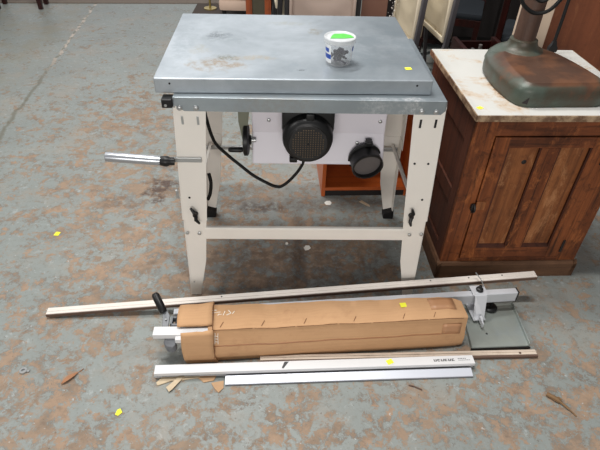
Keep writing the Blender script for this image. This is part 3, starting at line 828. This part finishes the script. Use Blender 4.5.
p0, p1 = Vector((-.228,.958,0)), Vector((.604,1.024,0)); d = p1-p0
ps = thing('silver_profile', 'shorter pale silver aluminium strip lying frontmost on the floor', 'profile', tuple(p0), math.atan2(d.y, d.x))
Lq = d.length
m = MB(); m.poly([(0,0,.003),(0,0,.008),(0,.028,.015),(0,.030,.013),(0,.030,.002),(0,.027,.002),(0,.027,.011),(0,.004,.004)], (Lq,0,0))
m.build('profile_body', 'lilac_alu', ps, bev=.0006)
MB().box(0,Lq,-.0015,.001,.0005,.0045).build('lower_edge', 'cast_grey', ps)

p0, p1 = Vector((-.12,1.049,0)), Vector((.852,1.116,0)); d = p1-p0
wd_ = thing('wooden_rail', 'thin pale wooden rail with dark brown edge between the box and white profile', 'rail', tuple(p0), math.atan2(d.y, d.x))
m = MB(); m.box(0, d.length, .004, .024, .001, .014, .001); m.box(0,d.length,.013,.016,.014,.0165)
m.build('rail_body', 'cream_wood', wd_)
MB().box(0, d.length+.002, -.004, .004, .001, .012, .001).build('rail_edge', 'brown_edge', wd_)
MB().lathe([(0,.004),(.003,.003)], (d.length-.06,.009,.014), (0,0,1), 10).build('screw', 'brown_edge', wd_)

# ------------------------------------------------------------------ torn card scraps and litter on the floor
def flat(name, pts, mat, label, cat, th=.0015, z=.0006, group=None, curl=0):
    c = sum((Vector(p) for p in pts), Vector((0,0)))/len(pts)
    m = MB(); m.poly([(p[0]-c.x, p[1]-c.y, curl*((p[0]-c.x)**2)*60) for p in pts], (0,0,th))
    o = m.build(name, mat); o.location = (c.x, c.y, z)
    return tag(o, label, cat, group)
flat('card_scrap', [(-.455,.958),(-.44,.980),(-.36,.996),(-.32,.998),(-.315,.984),(-.37,.972),(-.41,.966),(-.448,.948)], 'card_scrap', 'long pale torn card scrap under the left end of the white profile', 'scrap', .004)
flat('card_scrap', [(-.405,.924),(-.396,.935),(-.366,.985),(-.385,.985),(-.405,.955),(-.418,.940)], 'card_scrap', 'slim card splinter pointing forward, leftmost end crossing the longer scrap', 'scrap', .003, .0046)
flat('card_scrap', [(-.34,.992),(-.262,.994),(-.268,.975),(-.30,.966),(-.315,.978)], 'card_scrap2', 'orange brown torn card corner beneath the white profile', 'scrap', .003)
flat('card_scrap', [(-.275,.965),(-.235,.975),(-.232,.948),(-.246,.930),(-.262,.946)], 'card_scrap2', 'brown torn card tip beside the left end of the silver strip', 'scrap', .003)
def chip(x, y, s, mat, label, name='paper_scrap', cat='scrap', th=.001):
    r = random.Random(int(x*1000)); n = 6
    pts = [(x+s*(.7+.5*r.random())*math.cos(k*2*PI/n), y+s*(.7+.5*r.random())*math.sin(k*2*PI/n)) for k in range(n)]
    return flat(name, pts, mat, label, cat, th)
flat('floor_sticker', [(-1.083,1.680),(-1.062,1.678),(-1.060,1.702),(-1.080,1.704)], 'yellow', 'yellow sticker on the floor left of the saw', 'sticker')
flat('floor_sticker', [(-.555,.842),(-.545,.838),(-.535,.850),(-.545,.863),(-.553,.858)], 'yellow', 'yellow sticker on the floor in front of the white profile', 'sticker')
chip(.133,1.992,.018,'white_scrap','white chip on the floor beside the open orange cabinet')
chip(.035,1.655,.016,'white_scrap','larger white chip on the dark floor under the front stretcher')
chip(-.055,1.68,.008,'white_scrap','tiny white chip on the dark floor under the front stretcher')
flat('paper_scrap', [(.285,2.01),(.30,2.022),(.335,1.985),(.335,1.972),(.315,1.985)], 'card_scrap', 'pale yellowish paper strip beside the rear right leg of the saw', 'scrap')
m = MB(); m.rings([[Vector((-.05+.1*t, s*.010*math.sin(PI*min(1,t*1.25+.05))**.7, .004+.004*abs(s)+.004*math.sin(t*5))) for s in (-1,0,1)] for t in [i/8 for i in range(9)]], False, False)
o = m.build('dry_leaf', 'leaf', None, True); o.location = (-.735,.972,0); o.rotation_euler = (0,0,.9); o.scale = (.8,.8,.8)
s = o.modifiers.new('t','SOLIDIFY'); s.thickness = .001
tag(o, 'dry orange brown leaf on the floor at lower left', 'leaf')
m = MB(); m.tube([(-.03,.03,.006),(-.012,.016,.008),(.01,-.004,.006),(.03,-.03,.004),(.04,-.045,.003)], [.007,.008,.004,.002,.002], 7, 4)
m.tube([(-.012,.016,.008),(.004,.016,.01),(.012,.008,.008)], .003, 6)
o = m.build('twig', 'twig', None, True); o.location = (.862,.935,0); tag(o, 'small brown twig on the floor at lower right', 'twig')
m = MB(); m.tube([(-.02,.008,.003),(.0,.003,.003),(.022,-.008,.003)], .0022, 6); o = m.build('splinter', 'brown_edge', None, True); o.location = (.40,.975,0)
tag(o, 'thin dark splinter on the floor in front of the silver strip', 'splinter')
m = MB(); m.lathe([(0,.012),(.006,.012),(.006,.006),(.001,.006)], (0,0,.0005), (0,0,1), 14); m.box(.006,.02,-.004,.004,.001,.005); o = m.build('metal_washer', 'galv', None, True); o.location = (-.905,.986,0)
tag(o, 'small shiny metal bit on the floor near the left edge', 'washer')

# ------------------------------------------------------------------ background: folding chairs
def folding_chair(label, loc, rz, seatmat='cream_seat', rimmat='cream_rim', frame='chair_frame', group=None, zb=.45, zt=.84):
    t = thing('folding_chair', label, 'chair', loc, rz, group)
    W2 = .2
    # moulded back: rim + dished panel facing +y
    n, k = 14, 10; g = []
    for i in range(n+1):
        u = -1+2*i/n; r = []
        for j in range(k+1):
            v = -1+2*j/k
            e = max(0, 1-max(abs(u)**6, abs(v)**6))
            dish = -.020*max(0, 1-u*u)*max(0, 1-v*v*.8)*e
            arc = .010*math.exp(-(( (u*.9)**2+((v-.9)*.75)**2)**.5-.95)**2/.012)
            r.append(Vector((u*(W2-.008), .028+dish+arc*e, zb+.012+(zt-zb-.024)*(v+1)/2)))
        g.append(r)
    b = sheet('backrest', g, seatmat, t, .006)
    m = MB()
    for a in ((-W2,-W2+.018,zb,zt),(W2-.018,W2,zb,zt)): m.box(a[0],a[1],.018,.040,a[2],a[3],.005)
    m.box(-W2,W2,.016,.040,zb,zb+.028,.006); m.box(-W2,W2,.016,.040,zt-.022,zt,.006)
    m.build('backrest_rim', rimmat, b, True)
    for sx in (-1, 1):
        m = MB(); m.rings([[(sx*(W2+.004),y-.015,z),(sx*(W2+.030),y-.015,z),(sx*(W2+.030),y+.015,z),(sx*(W2+.004),y+.015,z)] for y, z in ((.10,.0),(.06,.25),(.02,.45),(.0,.9))])
        p = m.build('front_leg', frame, t, bev=.004)
        m = MB(); m.rings([[(sx*(W2-.022),y-.011,z),(sx*(W2+.0),y-.011,z),(sx*(W2+.0),y+.011,z),(sx*(W2-.022),y+.011,z)] for y, z in ((-.07,.0),(-.01,.42))])
        m.build('rear_leg', frame, t, bev=.004)
    m = MB(); m.box(-W2-.004,W2+.004,.055,.075,.18,.20,.004); m.build('crossbar', frame, t)
    m = MB(); m.box(-W2+.03,W2-.03,-.03,.0,.46,.80,.012); m.build('folded_seat', seatmat, t)
    return t
folding_chair('folding chair with cream moulded back seen edgewise beside the saw plate corner', (.622,3.20,0), math.atan2(.4,-.07), zb=.415)
folding_chair('folding chair with cream moulded back, second one, behind the cabinet corner', (.795,3.19,0), math.atan2(.4,-.07), zb=.455)
folding_chair('folding chair with wide pinkish beige back facing the saw', (.09,3.22,0), PI+.02, 'pinkish_seat', 'pinkish_seat', 'chair_frame_dark', zb=.40, zt=.86)
folding_chair('folding chair, only a cream edge and dark post showing behind the saw plate', (-.178,3.42,0), PI/2+.12, 'cream_rim', 'cream_rim', 'chair_frame_dark', zb=.55)
bp = MB().box(-.085,.075,-.01,.01,0,.95,.003).build('brown_board', 'brown_panel'); bp.location = (.425,3.35,0); tag(bp, 'plain brown board standing upright between the folding chairs', 'board')
m = MB(); rr = random.Random(5)
for i in range(60):
    z = .38+.0065*i; x = rr.uniform(-.018,.018)+.012*math.sin(i*.5); bmesh.ops.create_icosphere(m.bm, subdivisions=1, radius=rr.uniform(.002,.005), matrix=Matrix.Translation((x, rr.uniform(-.012,.012), z)))
o = m.build('bead_strings', 'beads', None, True); o.location = (.535,3.32,0); tag(o, 'cluster of glinting pale beads hanging beside the brown board', 'beads', kind='stuff')

# dark mahogany dining chairs behind the cabinet
def dining_chair(label, loc, rz):
    t = thing('dining_chair', label, 'chair', loc, rz)
    m = MB(); m.box(-.21,.21,-.2,.2,.43,.47,.015); m.build('seat', 'blue_seat', t, True)
    for sx in (-1,1):
        MB().rings([[(sx*.2-.018,y-.018,z),(sx*.2+.018,y-.018,z),(sx*.2+.018,y+.018,z),(sx*.2-.018,y+.018,z)] for y, z in ((.22,0),(.19,.43),(.21,.7),(.27,.95))]).build('leg','dark_red',t,bev=.003)
        MB().rings([[(sx*.19-a,-.18-a,z),(sx*.19+a,-.18-a,z),(sx*.19+a,-.18+a,z),(sx*.19-a,-.18+a,z)] for a, z in ((.012,0),(.02,.43))]).build('leg','dark_red',t,bev=.003)
    MB().box(-.2,.2,-.195,-.175,.38,.43,.002).build('apron','dark_red',t)
    MB().box(-.2,.2,.25,.275,.86,.94,.006).build('top_rail','dark_red',t)
    m = MB()
    for k in (-.07,0,.07): m.rings([[(k-.012,y-.006,z),(k+.012,y-.006,z),(k+.012,y+.006,z),(k-.012,y+.006,z)] for y, z in ((.19,.47),(.21,.7),(.262,.87))])
    m.build('back_slats','dark_red',t)
    MB().box(-.19,.19,-.01,.01,.18,.205,.002).build('stretcher','dark_red',t)
    return t
dining_chair('dark red wooden dining chair with blue grey seat, nearer one behind the cabinet', (1.42,3.20,0), 2.7)
dining_chair('dark red wooden dining chair half hidden beside the second folding chair', (1.02,3.76,0), -.3)
sb = thing('dark_backdrop', 'nearly black wooden sideboard added to blacken the view behind the chairs', 'backdrop', (1.55,4.15,0), 0)  # added as a black backdrop so the far background stays dark
MB().box(-1.0,.9,0,.45,.08,1.0,.005).build('carcass','near_black',sb)
MB().box(-1.02,.92,-.02,.47,1.0,1.03,.004).build('backdrop_top','dark_red',sb)
for k in range(4):
    dd = MB().box(-.97+k*.46,-.97+k*.46+.44,-.015,0,.12,.96,.004).build('door','near_black',sb)
    MB().lathe([(0,.006),(.012,.008),(.02,.012),(.025,.006)], (-.97+k*.46+.06,-.015,.6), (0,-1,0), 12).build('knob','brass',dd,True)
for sx, sy in ((-.95,.03),(.85,.03),(-.95,.42),(.85,.42)): MB().box(sx-.03,sx+.03,sy-.03,sy+.03,0,.08).build('foot','near_black',sb)

# crate of oddments at floor level behind the chairs
cr = thing('wooden_crate', 'dark red slatted crate holding pale oddments behind the cabinet', 'crate', (.93,2.62,0), .1)
for y in (0,.2):
    for z in (.30,.40,.50): MB().box(-.10,.12,y-.006,y+.006,z-.03,z+.03,.002).build('slat','dark_red',cr)
for x in (-.10,.12):
    MB().box(x-.012,x+.012,-.012,.212,0,.55,.002).build('end_frame','dark_red',cr)
MB().box(-.10,.12,.0,.2,.26,.27).build('crate_bottom','near_black',cr)
rr = random.Random(9)
for i in range(5):
    x = -.07+i*.04
    m = MB(); m.lathe([(0,.012),(.01,.016),(.045,.014),(.05,.008),(.065,.008),(.066,0)], (0,0,0), (0,0,1), 14)
    o = m.build('small_bottle', 'grey_plastic' if i % 2 else 'dull_pale', None, True); o.location = (.93+x*.995-.01, 2.72+x*.1, .271)
    o.scale = (1.2,1.2,3.6+.3*(i%3))
    tag(o, ['leftmost small pale bottle in the dark red crate','second small dark grey bottle in the dark red crate','middle small pale bottle in the dark red crate','fourth small dark grey bottle in the dark red crate','rightmost small pale bottle in the dark red crate'][i], 'bottle', 'bottles in the crate')

# boards behind the cabinet
o = MB().box(-.075,.075,-.012,.012,0,1.5,.003).build('beige_board', 'beige_board'); o.location = (1.03,2.40,0); o.rotation_euler = (0,0,.0); tag(o, 'pale beige upright board behind the iron pedestal', 'board')
o = MB().box(-.075,.085,-.015,.015,0,1.5,.003)
o.bm.free()
bd = thing('wooden_headboard', 'large reddish brown wooden panel standing upright behind the cabinet', 'panel', (1.135,2.46,0), .03)
MB().box(.0,.95,0,.022,0,1.3,.003).build('panel_face','red_board',bd)
MB().box(.0,.028,-.006,.0,0,1.3,.002).build('panel_edge','red_board',bd)

# ------------------------------------------------------------------ background left
ac = thing('upholstered_armchair', 'low pale pinkish upholstered chair at the back left of the orange cabinet', 'armchair', (-.60,4.64,.0075), .02)
m = MB(); m.box(-.18,.30,0,.55,.10,.20,.03); m.build('seat_base','arm_fabric',ac,True)
m = MB(); m.box(-.19,.31,-.012,.55,.205,.33,.035); m.build('seat_cushion','arm_fabric',ac,True)
m = MB(); m.box(-.19,.31,.5,.62,.2,.8,.04); m.build('backrest','arm_fabric',ac,True)
for x in (-.14,.26):
    for y in (.05,.5): MB().cyl((x,y,0),(x,y,.1),.014,.02,12).build('leg','near_black',ac,True)
og = thing('display_cabinet', 'orange wooden cabinet with dark glass door far behind the saw plate', 'cabinet', (-.49,4.2,0), .0)
for x in (0,.15): MB().box(x,x+.05,0,.03,0,.8,.003).build('door_stile','orange_dark',og)
MB().box(.05,.15,.012,.018,.10,.76).build('glass_pane', plain('dark olive glass',(70,64,48),.15),og)
MB().box(.0,.2,.0,.03,.06,.12,.003).build('bottom_rail','orange_wood',og)
MB().box(.0,.36,.03,.4,0,.8,.004).build('carcass','near_black',og)
MB().box(.215,.225,-.0,.03,0,.8,.002).build('divider','orange_dark',og)
MB().box(.0,.36,.0,.4,.8,.82,.003).build('cabinet_top','orange_wood',og)
# side table leg at the far left
stb = thing('side_table', 'dark brown wooden table of which only a leg shows at far left', 'table', (-2.48,4.88,0), .1)
MB().box(-.42,.04,-.04,.20,.52,.55,.004).build('table_top','dark_red',stb)
for x, y in ((0,0),(-.38,0),(0,.16),(-.38,.16)):
    MB().rings([[(x-a,y-a,z),(x+a,y-a,z),(x+a,y+a,z),(x-a,y+a,z)] for a, z in ((.018,0),(.026,.52))]).build('leg','dark_red',stb,bev=.003)
o = MB().box(-2.2,2.2,0,1.6,0,.008,.002).build('brown_carpet','rug'); o.location = (-1.9,5.04,0); o.rotation_euler = (0,0,.11); tag(o, 'brown grey carpet edge along the very back of the floor', 'carpet')
o = MB().box(-.45,.75,0,.62,0,.007,.002).build('dark_floor_layer','dark_layer'); o.location = (-.62,4.62,0); o.rotation_euler = (0,0,.02); tag(o, 'thin dark brown layer under the pale upholstered chair', 'carpet')  # thin dark brown layer over the floor around the chair's feet
bpy.data.objects['brown_carpet'].location.y = 5.13
o.scale = (1,1,1)
fs = thing('floor_stand', 'thin brass leg of a stand beside the pale upholstered chair', 'stand', (-.93,5.05,.0075), 0)
MB().cyl((0,0,0),(0,0,.9),.010,seg=12).build('post','brass',fs,True)
MB().lathe([(0,.06),(.008,.06),(.012,.012)],(0,0,0),(0,0,1),20).build('foot_disc','brass',fs,True)
bpy.data.objects['dark_floor_layer'].location = (-.62,4.60,0)

# ------------------------------------------------------------------ light
def area(name, loc, target, sx, sy, power, col=(1,1,1)):
    l = bpy.data.lights.new(name, 'AREA'); l.shape = 'RECTANGLE'; l.size = sx; l.size_y = sy; l.energy = power; l.color = col
    o = bpy.data.objects.new(name, l); C.objects.link(o); o.location = loc
    o.rotation_euler = (Vector(target)-Vector(loc)).to_track_quat('-Z','Y').to_euler(); return o
area('ceiling_tube_back', (-.9,2.7,4.6), (-.1,1.7,0), 1.3, .18, 125, (1,.985,.96))
area('ceiling_tube_over', (-.1,1.4,4.6), (-.1,1.4,0), 1.3, .18, 105, (1,.98,.95))
area('ceiling_tube_left', (-3.6,1.0,3.6), (0,1.3,0), .8, .18, 60, (1,.98,.95))
area('front_window', (-.3,-4.6,2.0), (0,1.4,.5), 3.6, 1.6, 165, (1,.96,.92))
area('far_window', (-2.5,9.5,3.2), (-.3,1.5,.5), 6, 3.6, 95, (.97,.98,1))
w = bpy.data.worlds.new('hall'); bpy.context.scene.world = w; w.use_nodes = True
w.node_tree.nodes['Background'].inputs[0].default_value = (.86,.88,.90,1)
w.node_tree.nodes['Background'].inputs[1].default_value = .22

# ------------------------------------------------------------------ camera
cd = bpy.data.cameras.new('camera'); cam = bpy.data.objects.new('camera', cd); C.objects.link(cam)
cd.sensor_fit = 'HORIZONTAL'; cd.sensor_width = 36; cd.lens = 505.97/600*36
p, r = .68, .0348
fw = Vector((0, math.cos(p), -math.sin(p))); rt = Vector((1,0,0)); up = Vector((0, math.sin(p), math.cos(p)))
c_, s_ = math.cos(r), math.sin(r)
rt2 = rt*c_+up*s_; up2 = up*c_-rt*s_
R = Matrix((rt2, up2, -fw)).transposed().to_4x4()
cam.matrix_world = Matrix.Translation((0,0,1.4666)) @ R
bpy.context.scene.camera = cam
sc = bpy.context.scene
sc.view_settings.view_transform = 'Standard'; sc.view_settings.look = 'None'
sc.view_settings.exposure = 0; sc.view_settings.gamma = 1; sc.view_settings.use_curve_mapping = False
